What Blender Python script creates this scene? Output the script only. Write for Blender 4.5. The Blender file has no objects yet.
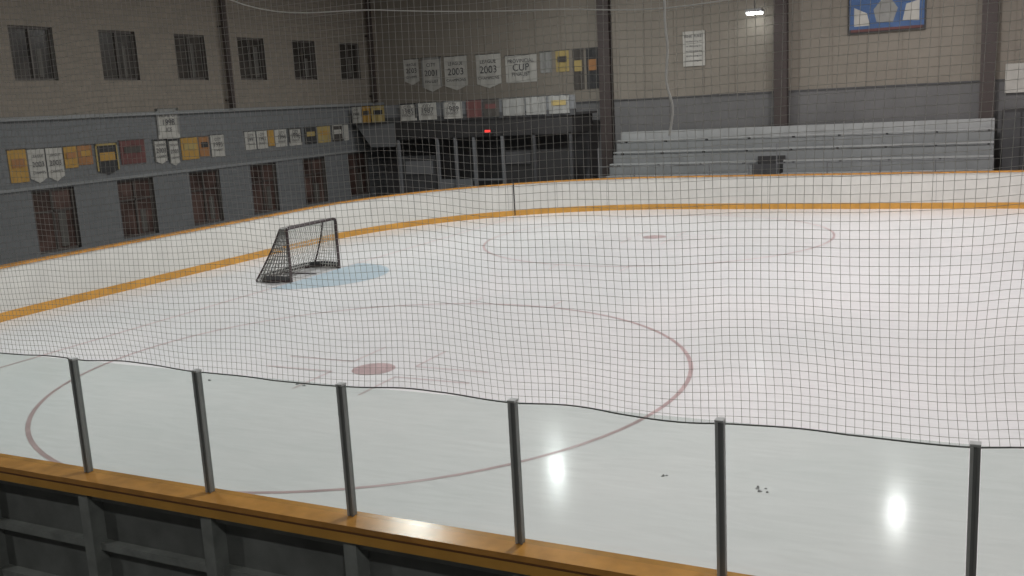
import bpy, math, random
from mathutils import Vector, Matrix
random.seed(4)
sc=bpy.context.scene
sc.view_settings.view_transform='Standard'
# ------------------------------------------------------------ materials
def mat(name,col,rough=.6,metal=0,noise=0,nscale=5,emit=None,estr=0,spec=.5,bump=0,coat=0):
    m=bpy.data.materials.new(name); m.use_nodes=True
    nt=m.node_tree; b=nt.nodes['Principled BSDF']
    b.inputs['Base Color'].default_value=(*col,1); b.inputs['Roughness'].default_value=rough
    b.inputs['Metallic'].default_value=metal; b.inputs['Specular IOR Level'].default_value=spec
    b.inputs['Coat Weight'].default_value=coat
    if noise or bump:
        tc=nt.nodes.new('ShaderNodeTexCoord'); n=nt.nodes.new('ShaderNodeTexNoise')
        n.inputs['Scale'].default_value=nscale; n.inputs['Detail'].default_value=6
        nt.links.new(tc.outputs['Object'],n.inputs['Vector'])
        if noise:
            r=nt.nodes.new('ShaderNodeValToRGB')
            r.color_ramp.elements[0].position=.3; r.color_ramp.elements[1].position=.7
            r.color_ramp.elements[0].color=(*[c*(1-noise) for c in col],1)
            r.color_ramp.elements[1].color=(*[min(1,c*(1+noise)) for c in col],1)
            nt.links.new(n.outputs['Fac'],r.inputs['Fac']); nt.links.new(r.outputs['Color'],b.inputs['Base Color'])
        if bump:
            bp=nt.nodes.new('ShaderNodeBump'); bp.inputs['Strength'].default_value=bump
            nt.links.new(n.outputs['Fac'],bp.inputs['Height']); nt.links.new(bp.outputs['Normal'],b.inputs['Normal'])
    if emit:
        b.inputs['Emission Color'].default_value=(*emit,1); b.inputs['Emission Strength'].default_value=estr
    return m
def brickmat(name,c1,c2,mortar,scale,axis='y',bw=.5,rh=.25):
    m=bpy.data.materials.new(name); m.use_nodes=True; nt=m.node_tree; b=nt.nodes['Principled BSDF']
    b.inputs['Roughness'].default_value=.85
    g=nt.nodes.new('ShaderNodeNewGeometry'); s=nt.nodes.new('ShaderNodeSeparateXYZ'); c=nt.nodes.new('ShaderNodeCombineXYZ')
    nt.links.new(g.outputs['Position'],s.inputs[0]); nt.links.new(s.outputs['Y' if axis=='y' else 'X'],c.inputs['X']); nt.links.new(s.outputs['Z'],c.inputs['Y'])
    k=nt.nodes.new('ShaderNodeTexBrick'); k.inputs['Scale'].default_value=scale
    k.inputs['Color1'].default_value=(*c1,1); k.inputs['Color2'].default_value=(*c2,1); k.inputs['Mortar'].default_value=(*mortar,1)
    k.inputs['Mortar Size'].default_value=.02; k.inputs['Brick Width'].default_value=bw; k.inputs['Row Height'].default_value=rh
    nt.links.new(c.outputs[0],k.inputs['Vector']); nt.links.new(k.outputs['Color'],b.inputs['Base Color'])
    return m
M={}
M['board']=mat('board_white',(.67,.66,.62),.35,noise=.05,nscale=2)
M['yellow']=mat('kickplate_yellow',(.60,.31,.06),.45,noise=.12,nscale=3)
M['cap']=mat('cap_orange',(.54,.26,.06),.24,noise=.22,nscale=5)
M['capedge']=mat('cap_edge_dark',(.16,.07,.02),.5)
M['boardback']=mat('board_back_grey',(.17,.18,.17),.7,noise=.25,nscale=3)
M['stud']=mat('board_frame_grey',(.24,.255,.24),.6,noise=.2,nscale=6)
M['alu']=mat('dark_aluminium',(.21,.22,.215),.45,metal=.1)
M['alul']=mat('aluminium_edge',(.45,.47,.46),.4,metal=.2)
M['net']=mat('net_cord',(.44,.43,.40),.9)
M['rope']=mat('net_rope',(.18,.18,.17),.9)
M['ropew']=mat('white_rope',(.72,.72,.69),.8)
M['goalframe']=mat('goal_frame_dark',(.04,.026,.026),.45)
M['goalnet']=mat('goal_net_cord',(.62,.62,.59),.9)
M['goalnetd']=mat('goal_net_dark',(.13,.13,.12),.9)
M['red']=mat('ice_line_red',(.49,.37,.37),.3,noise=.16,nscale=3,spec=.2)
M['redf']=mat('ice_line_red_faded',(.56,.47,.47),.3,noise=.1,nscale=3,spec=.2)
M['blue']=mat('crease_blue',(.45,.545,.60),.3,noise=.06,nscale=3,spec=.2)
M['bline']=mat('ice_line_blue',(.2,.3,.6),.25)
M['brick']=brickmat('wall_brick_beige',(.25,.218,.178),(.215,.19,.158),(.185,.163,.138),1.6)
M['block']=brickmat('wall_block_grey',(.175,.183,.187),(.16,.168,.172),(.137,.142,.146),1.2)
M['panel']=mat('wall_panel_beige',(.235,.21,.174),.8,noise=.06,nscale=1.2)
M['panelseam']=mat('wall_panel_seam',(.19,.168,.14),.8)
M['lowgrey']=mat('wall_lower_grey',(.15,.149,.148),.8,noise=.1,nscale=1)
M['column']=mat('steel_column_brown',(.055,.042,.038),.6)
M['trim']=mat('window_trim',(.09,.08,.072),.6)
M['ledge']=mat('ledge_light',(.25,.26,.26),.7)
M['glassdark']=mat('window_glass_dark',(.042,.037,.033),.25,noise=.5,nscale=1.7)
M['glassred']=mat('window_glass_warm',(.080,.050,.042),.3,noise=.7,nscale=1.3)
M['winpaper']=mat('window_curtain',(.10,.095,.085),.8)
M['ceiling']=mat('ceiling_paint',(.4,.38,.35),.9)
M['concrete']=mat('concrete',(.12,.12,.12),.85,noise=.2,nscale=2)
M['seat']=mat('bleacher_plank',(.35,.36,.355),.6,noise=.1,nscale=2)
M['riser']=mat('bleacher_riser',(.22,.23,.23),.7,noise=.1,nscale=2)
M['dark']=mat('dark_paint',(.035,.034,.034),.6)
M['dark2']=mat('charcoal_paint',(.07,.071,.073),.6,noise=.2,nscale=2)
M['grey']=mat('mid_grey',(.18,.185,.19),.6)
M['debris']=mat('dirty_snow',(.28,.28,.28),.7)
M['exit']=mat('exit_sign_red',(.5,.02,.02),.5,emit=(1,.05,.04),estr=1.3)
M['lamp']=mat('lamp_emitter',(1,1,1),.5,emit=(1,.97,.92),estr=8)
M['lampw']=mat('lamp_emitter_bright',(1,1,1),.5,emit=(.95,1,1),estr=12)
M['lamph']=mat('lamp_housing',(.3,.3,.3),.4,metal=.6)
M['ink']=mat('banner_ink',(.07,.07,.075),.8)
cols={'w':(.46,.45,.41),'g':(.43,.26,.07),'o':(.35,.175,.075),'k':(.045,.045,.045),'m':(.15,.065,.06),'y':(.39,.30,.12),'n':(.27,.27,.255),'d':(.075,.068,.06),'b':(.07,.13,.27)}
for k,c in cols.items(): M['ban_'+k]=mat('banner_cloth_'+k,c,.85,noise=.1,nscale=3)
# ice
mi=bpy.data.materials.new('ice'); mi.use_nodes=True; nt=mi.node_tree; b=nt.nodes['Principled BSDF']
tc=nt.nodes.new('ShaderNodeTexCoord'); n=nt.nodes.new('ShaderNodeTexNoise'); n.inputs['Scale'].default_value=.3; n.inputs['Detail'].default_value=5
r=nt.nodes.new('ShaderNodeValToRGB'); r.color_ramp.elements[0].position=.3; r.color_ramp.elements[1].position=.7
r.color_ramp.elements[0].color=(.68,.687,.685,1); r.color_ramp.elements[1].color=(.75,.737,.737,1)
nt.links.new(tc.outputs['Object'],n.inputs['Vector']); nt.links.new(n.outputs['Fac'],r.inputs['Fac'])
mp=nt.nodes.new('ShaderNodeMapping'); mp.inputs['Scale'].default_value=(1.2,7,1); mp.inputs['Rotation'].default_value=(0,0,.5)
n3=nt.nodes.new('ShaderNodeTexNoise'); n3.inputs['Scale'].default_value=1.3; n3.inputs['Detail'].default_value=9; n3.inputs['Distortion'].default_value=1.2
nt.links.new(tc.outputs['Object'],mp.inputs[0]); nt.links.new(mp.outputs[0],n3.inputs['Vector'])
m3=nt.nodes.new('ShaderNodeMapRange'); m3.inputs['From Min'].default_value=.3; m3.inputs['From Max'].default_value=.7; m3.inputs['To Min'].default_value=.95; m3.inputs['To Max'].default_value=1.03
nt.links.new(n3.outputs['Fac'],m3.inputs['Value'])
vm=nt.nodes.new('ShaderNodeVectorMath'); vm.operation='SCALE'
nt.links.new(r.outputs['Color'],vm.inputs[0]); nt.links.new(m3.outputs['Result'],vm.inputs['Scale']); nt.links.new(vm.outputs[0],b.inputs['Base Color'])
n2=nt.nodes.new('ShaderNodeTexNoise'); n2.inputs['Scale'].default_value=1.6; n2.inputs['Detail'].default_value=8
nt.links.new(tc.outputs['Object'],n2.inputs['Vector'])
mr=nt.nodes.new('ShaderNodeMapRange'); mr.inputs['To Min'].default_value=.09; mr.inputs['To Max'].default_value=.19
nt.links.new(n2.outputs['Fac'],mr.inputs['Value']); nt.links.new(mr.outputs['Result'],b.inputs['Roughness'])
b.inputs['IOR'].default_value=1.31; b.inputs['Specular IOR Level'].default_value=.045
M['ice']=mi
# acrylic
ma=bpy.data.materials.new('acrylic_glass'); ma.use_nodes=True; nt=ma.node_tree; nt.nodes.clear()
o=nt.nodes.new('ShaderNodeOutputMaterial'); mx=nt.nodes.new('ShaderNodeMixShader'); t=nt.nodes.new('ShaderNodeBsdfTransparent'); g=nt.nodes.new('ShaderNodeBsdfGlossy')
t.inputs['Color'].default_value=(.885,.915,.90,1); g.inputs['Roughness'].default_value=.05; mx.inputs[0].default_value=.02
nt.links.new(t.outputs[0],mx.inputs[1]); nt.links.new(g.outputs[0],mx.inputs[2]); nt.links.new(mx.outputs[0],o.inputs[0])
M['acrylic']=ma
# ------------------------------------------------------------ mesh builder
class MB:
    def __init__(s): s.v=[]; s.f=[]; s.mi=[]; s.ms=[]
    def m(s,k):
        if k not in s.ms: s.ms.append(k)
        return s.ms.index(k)
    def quad(s,pts,k):
        i=len(s.v); s.v+=[tuple(p) for p in pts]; s.f.append(tuple(range(i,i+len(pts)))); s.mi.append(s.m(k))
    def box(s,a,b_,k):
        x0,x1=sorted((a[0],b_[0])); y0,y1=sorted((a[1],b_[1])); z0,z1=sorted((a[2],b_[2]))
        i=len(s.v); s.v+=[(x0,y0,z0),(x1,y0,z0),(x1,y1,z0),(x0,y1,z0),(x0,y0,z1),(x1,y0,z1),(x1,y1,z1),(x0,y1,z1)]
        for f in [(0,3,2,1),(4,5,6,7),(0,1,5,4),(1,2,6,5),(2,3,7,6),(3,0,4,7)]:
            s.f.append(tuple(i+q for q in f)); s.mi.append(s.m(k))
    def tube(s,pts,r,k,n=4,caps=True):
        pts=[Vector(p) for p in pts]; rings=[]
        for j,p in enumerate(pts):
            d=(pts[min(j+1,len(pts)-1)]-pts[max(j-1,0)]).normalized()
            up=Vector((0,1,0)) if abs(d.y)<.8 else Vector((0,0,1))
            a=d.cross(up).normalized(); c=d.cross(a)
            i=len(s.v)
            for q in range(n):
                t=2*math.pi*(q+.5)/n; s.v.append(tuple(p+a*r*math.cos(t)+c*r*math.sin(t)))
            rings.append(i)
        m_=s.m(k)
        for A,B in zip(rings,rings[1:]):
            for q in range(n):
                s.f.append((A+q,A+(q+1)%n,B+(q+1)%n,B+q)); s.mi.append(m_)
        if caps:
            s.f.append(tuple(rings[0]+q for q in range(n))); s.mi.append(m_)
            s.f.append(tuple(rings[-1]+q for q in reversed(range(n)))); s.mi.append(m_)
    def ring(s,cx,cy,z,r0,r1,k,n=96,a0=0,a1=2*math.pi):
        for j in range(n):
            t0=a0+(a1-a0)*j/n; t1=a0+(a1-a0)*(j+1)/n
            if r0<=0: s.quad([(cx,cy,z),(cx+r1*math.cos(t0),cy+r1*math.sin(t0),z),(cx+r1*math.cos(t1),cy+r1*math.sin(t1),z)],k)
            else: s.quad([(cx+r0*math.cos(t0),cy+r0*math.sin(t0),z),(cx+r1*math.cos(t0),cy+r1*math.sin(t0),z),(cx+r1*math.cos(t1),cy+r1*math.sin(t1),z),(cx+r0*math.cos(t1),cy+r0*math.sin(t1),z)],k)
    def rect(s,x0,x1,y0,y1,z,k): s.quad([(x0,y0,z),(x1,y0,z),(x1,y1,z),(x0,y1,z)],k)
    def cyl(s,c,r,z0,z1,k,n=16,r2=None):
        r2=r if r2 is None else r2; i=len(s.v); m_=s.m(k)
        for q in range(n): t=2*math.pi*q/n; s.v.append((c[0]+r*math.cos(t),c[1]+r*math.sin(t),z0))
        for q in range(n): t=2*math.pi*q/n; s.v.append((c[0]+r2*math.cos(t),c[1]+r2*math.sin(t),z1))
        for q in range(n): s.f.append((i+q,i+(q+1)%n,i+n+(q+1)%n,i+n+q)); s.mi.append(m_)
        s.f.append(tuple(i+q for q in reversed(range(n)))); s.f.append(tuple(i+n+q for q in range(n))); s.mi+=[m_,m_]
    def obj(s,name,parent=None,smooth=False,bevel=0):
        me=bpy.data.meshes.new(name); me.from_pydata(s.v,[],s.f); 
        for k in s.ms: me.materials.append(M[k])
        me.polygons.foreach_set('material_index',s.mi)
        if smooth: me.polygons.foreach_set('use_smooth',[True]*len(s.f))
        me.update(); ob=bpy.data.objects.new(name,me); sc.collection.objects.link(ob)
        if parent: ob.parent=parent
        if bevel:
            bv=ob.modifiers.new('b','BEVEL'); bv.width=bevel; bv.segments=2; bv.limit_method='ANGLE'
        return ob
# ------------------------------------------------------------ rink geometry
X0=-3.45; YH=12.95; YN=13.14; RC=8.5; XE=42
def path():
    P=[]; 
    x=XE
    while x>X0+RC+.6: P.append((x,YH,0,1)); x-=1.22
    for j in range(33):
        t=math.pi/2+math.pi/2*j/32; P.append((X0+RC+RC*math.cos(t),YH-RC+RC*math.sin(t),math.cos(t),math.sin(t)))
    for j in range(33):
        t=math.pi+math.pi/2*j/32; P.append((X0+RC+RC*math.cos(t),-YN+RC+RC*math.sin(t),math.cos(t),math.sin(t)))
    x=X0+RC+1.22
    while x<XE: P.append((x,-YN,0,-1)); x+=1.22
    P.append((XE,-YN,0,-1))
    return P
PATH=path()
mb=MB()
mb.quad([(x,y,0.0) for x,y,_,_ in PATH],'ice'); ice=mb.obj('ice_surface')
mk=MB(); Z=.003
for s_ in (-1,1):
    cx,cy=6.1,6.7*s_
    mk.ring(cx,cy,Z,4.545,4.605,'red')
    mk.ring(cx,cy,Z,0,.32,'red',n=32)
    kk='redf'
    for sx in (-1,1):
        for sy in (-1,1):
            xa=cx+sx*.55; ya=cy+sy*.28
            mk.rect(min(xa,xa+sx*1.2),max(xa,xa+sx*1.2),ya-.02,ya+.02,Z,kk)
            mk.rect(xa-.02,xa+.02,min(ya,ya+sy*.9),max(ya,ya+sy*.9),Z,kk)
    for sy in (-1,1):
        for sx in (-1,1):
            xa=cx+sx*.85; ya=cy+sy*4.5
            mk.rect(xa-.02,xa+.02,min(ya,ya+sy*.6),max(ya,ya+sy*.6),Z,kk)
    mk.ring(19.8,cy,Z,0,.3,'red',n=32)
yl=(YH-RC)+math.sqrt(RC**2-(X0+RC)**2)
mk.rect(-.03,.03,-yl,yl,Z-.001,'red')
mk.rect(18.2,18.5,-YH,YH,Z,'bline')
mk.ring(0,0,Z,0,1.70,'blue',n=48,a0=-math.pi/2,a1=math.pi/2)
mk.obj('ice_markings',ice)
def sweep(mb,o0,o1,z0,z1,k,pts=PATH,kout=None):
    for a,b_ in zip(pts,pts[1:]):
        def P(p,o,z): return (p[0]+p[2]*o,p[1]+p[3]*o,z)
        mb.quad([P(a,o0,z0),P(b_,o0,z0),P(b_,o0,z1),P(a,o0,z1)],k)
        mb.quad([P(a,o1,z0),P(a,o1,z1),P(b_,o1,z1),P(b_,o1,z0)],kout or k)
        mb.quad([P(a,o0,z1),P(b_,o0,z1),P(b_,o1,z1),P(a,o1,z1)],k)
        mb.quad([P(a,o0,z0),P(a,o1,z0),P(b_,o1,z0),P(b_,o0,z0)],k)
mb=MB()
sweep(mb,0,.05,-.01,1.04,'board',kout='boardback')
sweep(mb,-.015,0,0,.18,'yellow')
sweep(mb,-.02,.20,1.04,1.08,'cap')
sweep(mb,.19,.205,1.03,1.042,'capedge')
sweep(mb,.185,.203,.965,1.03,'yellow')
sweep(mb,.05,.14,.90,.95,'stud'); sweep(mb,.05,.12,.48,.54,'stud'); sweep(mb,.05,.14,.02,.12,'stud')
for i in range(-1,29):
    x=5.50+1.235*i
    if x<XE and x>4: mb.box((x-.05,-YN-.05,0),(x+.05,-YN-.18,1.03),'stud'); mb.box((x-.05,YH+.05,0),(x+.05,YH+.18,1.03),'stud')
for (x,y,nx,ny) in [PATH[i] for i in range(len(PATH)) if i%4==0 and PATH[i][1]>0]:
    tx,ty=-ny,nx; e=.004
    p=[(x-tx*e-nx*.002,y-ty*e-ny*.002),(x+tx*e-nx*.002,y+ty*e-ny*.002)]
    mb.quad([(p[0][0],p[0][1],.19),(p[1][0],p[1][1],.19),(p[1][0],p[1][1],1.04),(p[0][0],p[0][1],1.04)],'grey')
t=2.234; gx,gy=X0+RC+(RC-.02)*math.cos(t),YH-RC+(RC-.02)*math.sin(t)
mb.tube([(gx,gy,.02),(gx,gy,1.12)],.02,'dark',6)
mb.obj('rink_boards')
PX=[7.91+1.237*i for i in range(-2,10)]
PY=-13.18; PT=1.99
for x in PX:
    p=MB()
    p.box((x-.020,PY-.020,1.081),(x+.022,PY+.022,PT-.015),'alu')
    p.box((x-.024,PY-.030,1.081),(x-.008,PY-.020,PT-.015),'alul')
    p.box((x+.008,PY-.030,1.081),(x+.024,PY-.020,PT-.015),'alu')
    p.box((x-.025,PY-.032,PT-.015),(x+.025,PY+.024,PT),'alul')
    p.obj('glass_support_post',bevel=.003)
for a,b_ in zip(PX,PX[1:]):
    p=MB(); p.box((a+.027,PY-.005,1.082),(b_-.027,PY+.005,1.975),'acrylic'); p.obj('glass_panel')
# ------------------------------------------------------------ safety netting
NY=-13.1
def rope_z(x): 
    u=((x-7.91)/1.237)%1
    return 1.955-.03*math.sin(math.pi*u)*(.5+.6*math.sin(x*2.1))+.012*math.sin(x*5.3)-.012*(x-10)/4+.012*max(0,math.sin(2*math.pi*u))
def warp(x,z):
    k=max(0,1-(z-1.9)/2.6); k2=.35+.65*k
    dx=.030*math.sin(1.9*x+1.1*z)*k2+.018*math.sin(4.1*x-2.3*z+1)*k+.02*math.sin(1.3*z+.6*x)
    dz=.030*math.sin(1.4*x+.8)*k2+.016*math.sin(3.7*x+1.7*z)*k2
    dy=.05*math.sin(1.1*x+.9*z)*k2
    return dx,dy,dz
def npt(x,s,top=7.2):
    z0=rope_z(x); z=z0+(top-z0)*s
    e=min(1,s*12)
    dx,dy,dz=warp(x,z); return (x+dx*e,NY+dy*e,z+dz*e)
nb=MB(); SP=.0445; TOP=7.2
nx=int((19.5-4.5)/SP); nz=int((TOP-1.9)/SP)
for i in range(nx+1):
    x=4.5+i*SP
    nb.tube([npt(x,j/30) for j in range(31)],.00138,'net',3,False)
for j in range(nz+1):
    s_=j/nz
    nb.tube([npt(4.5+15*i/100,s_) for i in range(101)],.00138,'net',3,False)
nb.tube([npt(4.5+15*i/200,0) for i in range(201)],.0048,'rope',6)
nb.tube([npt(4.5+15*i/100,1) for i in range(101)],.008,'rope',6)
netob=nb.obj('safety_netting')
rp=MB()
def smooth_pts(P,n=10):
    o=[]; P=[Vector(p) for p in P]
    for i in range(len(P)-1):
        p0=P[max(i-1,0)];p1=P[i];p2=P[i+1];p3=P[min(i+2,len(P)-1)]
        for j in range(n):
            t=j/n; o.append(.5*((2*p1)+(p2-p0)*t+(2*p0-5*p1+4*p2-p3)*t*t+(3*p1-p0-3*p2+p3)*t**3))
    o.append(P[-1]); return o
yy=NY-.07
rp.tube(smooth_pts([(8.2,yy,5.4),(9.76,yy,4.45),(10.9,yy,4.28),(11.95,yy,4.19),(13.04,yy,4.16),(15.5,yy,4.5),(17,yy,5.6)]),.0035,'ropew',6)
rp.tube(smooth_pts([(12.59,yy,7.2),(12.63,yy,5.2),(12.6,yy,4.19),(12.61,yy,3.95),(12.60,yy,3.78),(12.63,yy,3.64),(12.61,yy,3.50)]),.0065,'ropew',6)
rp.obj('lacing_rope',netob)
# ------------------------------------------------------------ hockey goal
g=MB()
W=.915;H=1.22
prof=[(-.28,1.20),(-.36,1.0),(-.47,.75),(-.60,.5),(-.74,.25),(-.88,.02)]
def bx(z):
    for (xa,za),(xb,zb) in zip(prof,prof[1:]):
        if za>=z>=zb: return xa+(xb-xa)*(za-z)/(za-zb)
    return prof[0][0] if z>1 else prof[-1][0]
def hw(z): return W+.17*(1-z/1.2)-.12*(z/1.2)
g.tube([(0,-W,.0),(0,-W,H-.08),(0,-W+.02,H-.02),(0,-W+.08,H),(0,W-.08,H),(0,W-.02,H-.02),(0,W,H-.08),(0,W,0)],.036,'goalframe',10)
base=smooth_pts([(0,-W,.03),(-.35,-W-.12,.03),(-.7,-W-.1,.03),(-.9,-W+.15,.03),(-.93,-.4,.03),(-.93,.4,.03),(-.9,W-.15,.03),(-.7,W+.1,.03),(-.35,W+.12,.03),(0,W,.03)],6)
g.tube(base,.032,'goalframe',8)
g.tube([(0,-W+.05,H),(-.28,-W+.12,1.2),(-.28,W-.12,1.2),(0,W-.05,H)],.022,'goalframe',8)
g.tube([(0,0,.03),(-.93,0,.03)],.015,'goalframe',6)
for s_ in (-1,1):
    g.tube([(bx(z),s_*hw(z),z) for z in (1.2,1.0,.75,.5,.25,.03)],.022,'goalframe',8)
frame=g.obj('frame',None,smooth=True)
g=MB()
for j in range(15):
    z=1.18-j*.083; x=bx(max(.02,z)); h=hw(z)
    g.tube([(x,-h,z),(x-.03,0,z),(x,h,z)],.010,'goalnet',4,False)
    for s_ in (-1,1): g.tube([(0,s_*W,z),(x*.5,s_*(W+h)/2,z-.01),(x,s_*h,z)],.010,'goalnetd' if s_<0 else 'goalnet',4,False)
for i in range(23):
    u=-1+2*i/22
    g.tube([(bx(z)-.03*(1-u*u),u*hw(z),z) for z in (1.2,1.0,.75,.5,.25,.03)],.010,'goalnet',4,False)
    g.tube([(0,u*W,H),(-.28,u*(W-.12),1.2)],.009,'goalnet',4,False)
for q in range(4): g.tube([(-.07*q,-W,1.215),(-.07*q,W,1.215)],.009,'goalnet',4,False)
for s_ in (-1,1):
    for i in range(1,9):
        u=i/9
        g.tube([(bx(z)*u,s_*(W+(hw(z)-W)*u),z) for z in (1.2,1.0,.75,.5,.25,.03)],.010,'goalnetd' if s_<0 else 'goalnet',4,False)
mesh_=g.obj('netting')
g=MB()
for a,b_ in zip(base,base[1:]):
    g.quad([(a[0],a[1],.03),(b_[0],b_[1],.03),(b_[0]*.95,b_[1]*.985,.15),(a[0]*.95,a[1]*.985,.15)],'dark2')
sk=g.obj('base_skirt')
goal=bpy.data.objects.new('hockey_goal',None); sc.collection.objects.link(goal)
for o_ in (frame,mesh_,sk): o_.parent=goal
goal.location.z=.005
# ------------------------------------------------------------ room
mb=MB(); mb.box((-9.3,-26,-.12),(46,17.3,-.012),'concrete'); mb.obj('floor')
mb=MB(); mb.box((-9.3,-26,9.5),(46,17.3,9.7),'ceiling'); mb.obj('ceiling')
mb=MB(); mb.box((-9.3,-26.2,-.1),(46,-26,9.6),'panel'); mb.obj('wall_near')
mb=MB(); mb.box((46,-26.2,-.1),(46.2,17.3,9.6),'panel'); mb.obj('wall_right')
WC=[.4+2.91*i for i in range(-3,6)]
wins=[]
for c in WC: wins.append((c-.675,c+.675,5.0,6.42,0)); wins.append((c-.69,c+.69,.36,2.08,1))
ys=sorted(set([-26,17.0]+[round(v,4) for w in wins for v in w[:2]])); zs=sorted(set([0,.36,2.08,2.6,4.0,5.0,6.42,9.5]))
mb=MB()
for y0,y1 in zip(ys,ys[1:]):
    for z0,z1 in zip(zs,zs[1:]):
        yc,zc=(y0+y1)/2,(z0+z1)/2
        if any(w[0]<yc<w[1] and w[2]<zc<w[3] for w in wins): continue
        mb.quad([(-9,y0,z0),(-9,y1,z0),(-9,y1,z1),(-9,y0,z1)],'brick' if zc>4 else 'block')
for w in wins:
    y0,y1,z0,z1,_=w; d=-9.18
    for q in ([(-9,y0,z0),(d,y0,z0),(d,y0,z1),(-9,y0,z1)],[(-9,y1,z0),(-9,y1,z1),(d,y1,z1),(d,y1,z0)],[(-9,y0,z0),(-9,y1,z0),(d,y1,z0),(d,y0,z0)],[(-9,y0,z1),(d,y0,z1),(d,y1,z1),(-9,y1,z1)]): mb.quad(q,'trim')
mb.box((-9.3,-26,0),(-9.25,17,9.5),'dark')
mb.obj('wall_left')
for i,w in enumerate(wins):
    y0,y1,z0,z1,lo=w; p=MB()
    p.box((-9.16,y0,z0),(-9.14,y1,z1),'glassred' if lo else 'glassdark')
    f=.06
    for a in ((y0,y0+f,z0,z1),(y1-f,y1,z0,z1),(y0,y1,z0,z0+f),(y0,y1,z1-f,z1)):
        p.box((-9.14,a[0],a[2]),(-9.08,a[1],a[3]),'trim')
    c=(y0+y1)/2; p.box((-9.14,c-.03,z0),(-9.09,c+.03,z1),'trim')
    if lo: p.box((-9.14,y0,1.45),(-9.09,y1,1.50),'trim')
    q=random.uniform(.0,.25)
    p.box((-9.139,c+q,z0+.1),(-9.13,c+q+random.uniform(.12,.3),z0+random.uniform(.7,1.2)),'winpaper')
    p.obj('window_%d'%(i+1))
mb=MB(); mb.box((-9,-26,3.95),(-8.88,17,4.05),'ledge'); mb.box((-9,-26,2.12),(-8.95,17,2.2),'ledge'); mb.obj('trim_1')
for y in (7.65,16.2,-7):
    p=MB(); p.box((-8.86,y-.07,4.06),(-8.70,y+.07,9.48),'column')
    for z in (4.3,6.7,9.1): p.box((-8.99,y-.1,z),(-8.86,y+.1,z+.05),'column')
    p.obj('conduit_post')
mb=MB(); mb.box((-9.3,17,3.62),(46,17.3,9.6),'panel'); mb.box((-9.3,17.0,-.1),(46,17.3,3.62),'lowgrey')
x=-8.4
while x<44: mb.box((x-.012,16.988,3.66),(x+.012,17,9.5),'panelseam'); x+=1.1
mb.box((-9,16.96,3.59),(46,17,3.64),'dark2')
mb.obj('wall_far')
for i in range(0,6):
    x=1.13+6.41*i; p=MB()
    p.box((x-.22,16.64,0),(x+.22,16.68,9.49),'column'); p.box((x-.22,16.91,0),(x+.22,16.95,9.49),'column'); p.box((x-.03,16.68,0),(x+.03,16.91,9.49),'column')
    p.obj('steel_column')
# bleachers
mb=MB()
for (xa,xb) in ((1.75,14.2),(15.8,30)):
    for j in range(5):
        y=14.3+.44*j; z=.55+.40*j
        segs=[(xa,xb)] if (j>=3 or xa>10) else [(xa,7.0),(7.9,xb)]
        for (p0,p1) in segs:
            mb.box((p0,y,0),(p1,y+.44,z-.10),'riser')
            mb.box((p0,y+.02,z-.03),(p1,y+.28,z+.015),'seat')
            q=p0+.3
            while q<p1: mb.box((q-.03,y+.06,z-.10),(q+.03,y+.24,z-.03),'dark2'); q+=1.5
    mb.box((xa,16.5,0),(xb,16.53,2.45),'seat')
mb.box((7.0,15.5,0),(7.9,15.61,1.5),'dark'); mb.box((7.02,14.5,0),(7.88,14.6,1.3),'dark2')  # dark boxes fill the bleacher opening, its shade put in as colour
mb.obj('bleachers')
for xa,xb in ((1.75,7.0),(7.9,14.2)):
    p=MB()
    for z in (1.0,1.35): p.tube([(xa,14.1,z),(xb,14.1,z)],.015,'grey',6)
    q=xa
    while q<=xb+.01: p.tube([(q,14.1,0),(q,14.1,1.38 if q>xa else 2.0)],.02,'grey',6); q+=(xb-xa)/4
    p.obj('hand_railing')
# gallery
mb=MB()
mb.box((-6.8,14.5,2.55),(.65,16.5,3.2),'dark')
mb.quad([(-8.8,14.6,3.3),(-6.8,14.45,3.25),(-6.8,14.45,2.3),(-8.0,14.5,2.3)],'grey')
mb.box((-8.8,14.45,3.2),(.8,14.55,3.42),'dark2')
mb.box((-8.8,14.5,3.42),(.8,14.52,3.9),'grey')
mb.box((-8.8,14.5,3.2),(.8,16.6,3.28),'dark2')
mb.box((-6.8,16.0,0),(.65,16.1,2.55),'dark2')
mb.box((-6.7,14.6,0),(-5.0,14.7,1.9),'dark2'); mb.box((-2.2,14.6,0),(.5,14.7,2.0),'dark')
for x in (-6.75,-5.0,-4.2,-3.4,-2.2,-.9,.55): mb.box((x-.05,14.5,0),(x+.05,14.6,2.6),'grey' if x<-2 else 'dark2')
mb.box((-5,14.62,.9),(-2.2,14.66,.97),'grey'); mb.box((-5,14.62,0),(-3.6,14.66,.9),'grey'); mb.box((-2.1,14.55,1.5),(-1.1,14.6,1.95),'dark2'); mb.box((-6.5,14.55,1.2),(-5.3,14.6,1.7),'grey')
mb.obj('press_gallery')
p=MB(); p.box((-2.95,14.43,2.66),(-2.5,14.495,2.84),'dark'); p.box((-2.85,14.425,2.71),(-2.62,14.43,2.79),'exit'); p.obj('exit_sign')
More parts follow.
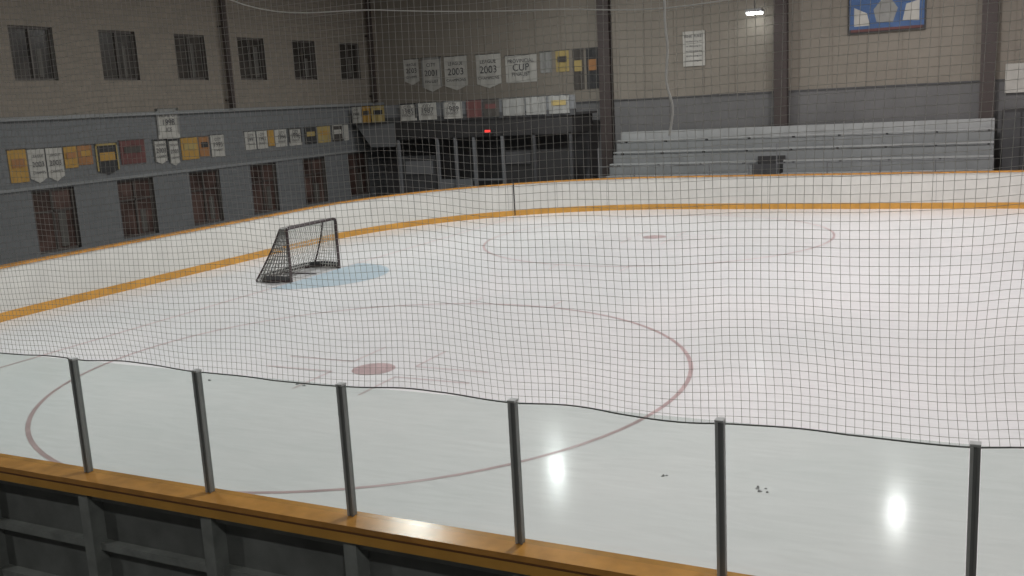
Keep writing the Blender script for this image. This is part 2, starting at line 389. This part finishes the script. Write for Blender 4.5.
# ------------------------------------------------------------ banners
def text(parent,s,size,loc,rot,k='ink'):
    c=bpy.data.curves.new('lettering','FONT'); c.body=s; c.size=size; c.align_x='CENTER'; c.align_y='CENTER'; c.materials.append(M[k])
    o=bpy.data.objects.new('lettering',c); sc.collection.objects.link(o); o.location=loc; o.rotation_euler=rot; o.parent=parent
def banner(axis,plane,a0,a1,z0,z1,k,point=False,txt=None,border=None,stripe=None):
    p=MB(); c=(a0+a1)/2; dz=(z1-z0)*.14
    def P(a,z,o): return (plane+o,a,z) if axis=='x' else (a,plane-o,z)
    n=6; top=[]; bot=[]
    for j in range(n+1):
        a=a0+(a1-a0)*j/n; w=.012*math.sin(j*2.1+a0*3); zz=z0
        if point: zz=z0+dz*abs(j-n/2)/(n/2)
        top.append(P(a,z1,.03+w)); bot.append(P(a,zz,.03+w))
    for j in range(n): p.quad([bot[j],bot[j+1],top[j+1],top[j]],k)
    p.tube([P(a0-.03,z1,.03),P(a1+.03,z1,.03)],.015,'dark2',6)
    def bandq(b0,b1,c0,c1,kk,o=.05): p.quad([P(b0,c0,o),P(b1,c0,o),P(b1,c1,o),P(b0,c1,o)],kk)
    w=a1-a0; h=z1-z0
    if border:
        bandq(a0,a0+w*.07,z0+dz,z1,border); bandq(a1-w*.07,a1,z0+dz,z1,border); bandq(a0,a1,z1-h*.06,z1,border)
    if stripe: bandq(a0+w*.15,a1-w*.15,z0+h*.45,z0+h*.72,stripe)
    ob=p.obj('hanging_banner')
    if txt:
        rot=(math.pi/2,0,math.pi/2) if axis=='x' else (math.pi/2,0,0)
        for q,(s,sz) in enumerate(txt):
            text(ob,s,sz*w,P(c,z1-h*(.22+.24*q),.06),rot)
CH=[('LEAGUE',.2),('2003',.38),('CHAMPS',.2)]
def C(y): return [('CITY',.22),(y,.36),('FINALIST',.17)]
L=-9
for a0,a1,z0,z1,k,pt,tx,bo,st in [
 (-.85,-.3,2.35,3.22,'ban_g',0,None,None,'ban_o'),(-.25,.27,2.28,3.2,'ban_w',1,CH,None,None),(.30,.82,2.28,3.2,'ban_w',1,CH,None,None),
 (.88,1.32,2.6,3.2,'ban_g',0,None,None,'ban_o'),(1.36,1.85,2.65,3.2,'ban_o',0,None,None,'ban_g'),(1.95,2.75,2.3,3.2,'ban_k',1,None,'ban_y','ban_g'),
 (2.85,3.8,2.55,3.25,'ban_m',0,None,None,'ban_d'),(4.15,4.7,2.45,3.2,'ban_w',1,CH,'ban_k',None),(4.4,5.3,3.2,4.12,'ban_w',0,[('HOME OF',.18),('1998',.3),('ICE',.2)],'ban_n',None),(4.75,5.2,2.35,3.18,'ban_w',1,CH,'ban_k',None),
 (5.3,6.05,2.5,3.2,'ban_g',0,None,None,'ban_y'),(6.1,6.55,2.55,3.2,'ban_o',0,None,None,'ban_k'),(6.62,7.25,2.5,3.22,'ban_w',0,C('1995'),None,None),
 (8.3,8.85,2.62,3.25,'ban_w',0,C('1991'),None,None),(8.9,9.45,2.62,3.25,'ban_w',0,C('1992'),None,None),(9.5,9.85,2.68,3.25,'ban_g',0,None,None,None),(9.9,10.55,2.62,3.25,'ban_w',0,C('1994'),None,None),(10.65,11.4,2.62,3.25,'ban_w',0,C('1996'),'ban_k',None),
 (11.6,12.3,2.62,3.25,'ban_k',0,None,None,'ban_y'),(12.4,13.2,2.62,3.25,'ban_y',0,None,None,'ban_g'),(13.3,14.0,2.62,3.25,'ban_d',0,None,'ban_w','ban_w'),(14.1,14.42,2.62,3.25,'ban_w',0,None,None,None)]:
    banner('x',L,a0,a1,z0,z1,k,pt,tx,bo,st)
for a0,a1,z0,z1,k,pt,tx,bo,st in [
 (-7.75,-7.05,4.68,5.72,'ban_w',1,CH,None,None),(-6.92,-6.0,4.35,5.72,'ban_w',1,C('2001'),'ban_n',None),(-5.85,-4.8,4.35,5.7,'ban_w',1,[('LEAGUE',.18),('2003',.36),('CHAMPIONS',.15)],None,None),
 (-4.4,-3.3,4.35,5.68,'ban_w',1,[('LEAGUE',.18),('2003',.36),('CHAMPIONS',.15)],None,None),(-3.1,-1.75,4.5,5.55,'ban_w',0,[('PROVINCIAL',.15),('CUP',.28),('FINALIST',.15)],None,None),
 (-1.6,-1.1,4.8,5.6,'ban_n',0,None,None,None),(-.95,-.4,4.8,5.6,'ban_y',0,None,None,'ban_d'),(-.25,.2,4.1,5.6,'ban_d',0,None,None,'ban_y'),(.3,.8,4.1,5.6,'ban_k',0,None,None,'ban_o')]:
    banner('y',17,a0,a1,z0,z1,k,pt,tx,bo,st)
for a0,a1,k,tx,bo,st in [(-8.75,-8.3,'ban_w',C('1988'),None,None),(-8.25,-7.85,'ban_g',None,None,'ban_d'),(-7.8,-7.2,'ban_y',None,None,'ban_k'),
 (-6.5,-5.75,'ban_w',C('1985'),'ban_k',None),(-5.65,-4.85,'ban_w',C('1987'),None,None),(-4.55,-3.75,'ban_w',C('1989'),'ban_n',None),(-3.55,-2.9,'ban_m',None,None,None),(-2.85,-2.2,'ban_d',None,None,'ban_m'),
 (-2.05,-1.15,'ban_n',None,None,None),(-1.1,-.3,'ban_n',None,None,None),(-.2,.6,'ban_n',None,None,'ban_y')]:
    banner('y',14.44,a0,a1,3.27,3.92,k,0,tx,bo,st)
p=MB(); p.box((4.05,16.94,4.68),(4.85,16.985,5.9),'ban_w'); s1=p.obj('notice_sign')
for q in range(6): text(s1,'RINK RULES' if q==0 else 'no throwing ice',.13 if q==0 else .09,(4.45,16.93,5.72-.17*q),(math.pi/2,0,0))
p=MB(); p.box((9.7,16.9,5.36),(12.1,16.985,6.75),'dark'); p.box((9.75,16.88,5.5),(12.05,16.9,6.72),'ban_b')
p.quad([(10.6,16.875,5.7),(11.1,16.875,5.65),(11.25,16.875,6.1),(10.9,16.875,6.6),(10.5,16.875,6.1)],'ban_n')
p.quad([(11.4,16.875,5.7),(11.9,16.875,5.65),(11.9,16.875,6.3),(11.5,16.875,6.2)],'ban_w')
p.quad([(9.9,16.875,5.6),(10.4,16.875,5.6),(10.3,16.875,6.0),(9.9,16.875,6.2)],'ban_w')
p.box((9.8,16.872,5.42),(12.0,16.88,5.50),'ban_m'); p.obj('advertising_banner')
p=MB(); p.box((14.45,16.9,3.2),(17.2,16.985,4.1),'ban_w'); s2=p.obj('sponsor_sign'); text(s2,'ARENA',.5,(15.8,16.89,3.65),(math.pi/2,0,0))
p=MB(); p.box((14.4,16.7,0),(15.5,16.95,2.7),'dark'); p.box((14.45,16.68,.05),(14.93,16.7,2.6),'dark2'); p.box((14.97,16.68,.05),(15.45,16.7,2.6),'dark2'); p.obj('door_1')
# ------------------------------------------------------------ spectator side
mb=MB(); mb.box((-8.85,-25.9,-.01),(45.8,-16.4,2.05),'concrete'); mb.box((-8.85,-16.4,-.01),(45.8,-15.9,1.0),'concrete'); mb.obj('spectator_platform')
mb=MB()
for (x,y) in ((4.03,-7.86),(5.51,-7.66),(5.6,-7.75),(11.31,-9.3),(12.27,-9.33),(12.3,-9.42)):
    for q in range(3):
        ax,ay=x+random.uniform(-.04,.04),y+random.uniform(-.05,.05); mb.cyl((ax,ay),random.uniform(.012,.028),.001,random.uniform(.008,.02),'debris',7,r2=.006)
mb.obj('snow_debris')
# ------------------------------------------------------------ lamps
def lamp(x,y,z,power,col,r=.22):
    p=MB(); p.cyl((x,y),r,z,z+.3,'lamph',20,r2=.12); p.cyl((x,y),.1,z+.3,z+.5,'lamph',12); p.cyl((x,y),.012,z+.5,9.49,'dark2',6); p.cyl((x,y),r*.9,z-.012,z-.002,'lamp',20)
    ob=p.obj('high_bay_or_fill_lamp')
    l=bpy.data.lights.new('bulb','AREA'); l.shape='DISK'; l.size=r*1.8; l.energy=power; l.color=col
    lo=bpy.data.objects.new('bulb',l); sc.collection.objects.link(lo); lo.location=(x,y,z-.03); lo.parent=ob
for x,col in ((1.2,(.97,1,1)),(12,(1,.965,.97)),(23,(1,.92,.925))):
    for y,pw in ((10.5,400),(1.6,405),(-8.5,340)):
        lamp(x,y,8.7,pw,col)
for x in (2,16,30): lamp(x,-19.5,8.7,200,(1,1,.98))  # unseen fill row, added to brighten the dark backs of the near boards
p=MB(); p.box((6.45,16.2,6.32),(7.0,16.6,6.42),'lamph'); p.box((6.48,16.22,6.25),(6.97,16.58,6.32),'lampw'); p.tube([(6.72,16.4,6.42),(6.72,16.4,9.49)],.015,'dark2',6); f=p.obj('pendant_light')
# ------------------------------------------------------------ camera
cx,cy,cz,yaw,pitch,roll,fpx=14.1107,-18.1172,3.7058,-.4615,.1872,-.0544,971.95
fw=Vector((math.sin(yaw)*math.cos(pitch),math.cos(yaw)*math.cos(pitch),-math.sin(pitch)))
rr=fw.cross(Vector((0,0,1))).normalized(); uu=rr.cross(fw)
r2=math.cos(roll)*rr+math.sin(roll)*uu; u2=-math.sin(roll)*rr+math.cos(roll)*uu
cd=bpy.data.cameras.new('camera'); co=bpy.data.objects.new('camera',cd); sc.collection.objects.link(co)
mm=Matrix((r2,u2,-fw)).transposed().to_4x4(); mm.translation=Vector((cx,cy,cz)); co.matrix_world=mm
cd.sensor_width=36; cd.lens=fpx*36/1024; cd.clip_end=200; sc.camera=co
w=bpy.data.worlds.new('w'); sc.world=w; w.use_nodes=True; w.node_tree.nodes['Background'].inputs[0].default_value=(.02,.02,.02,1)
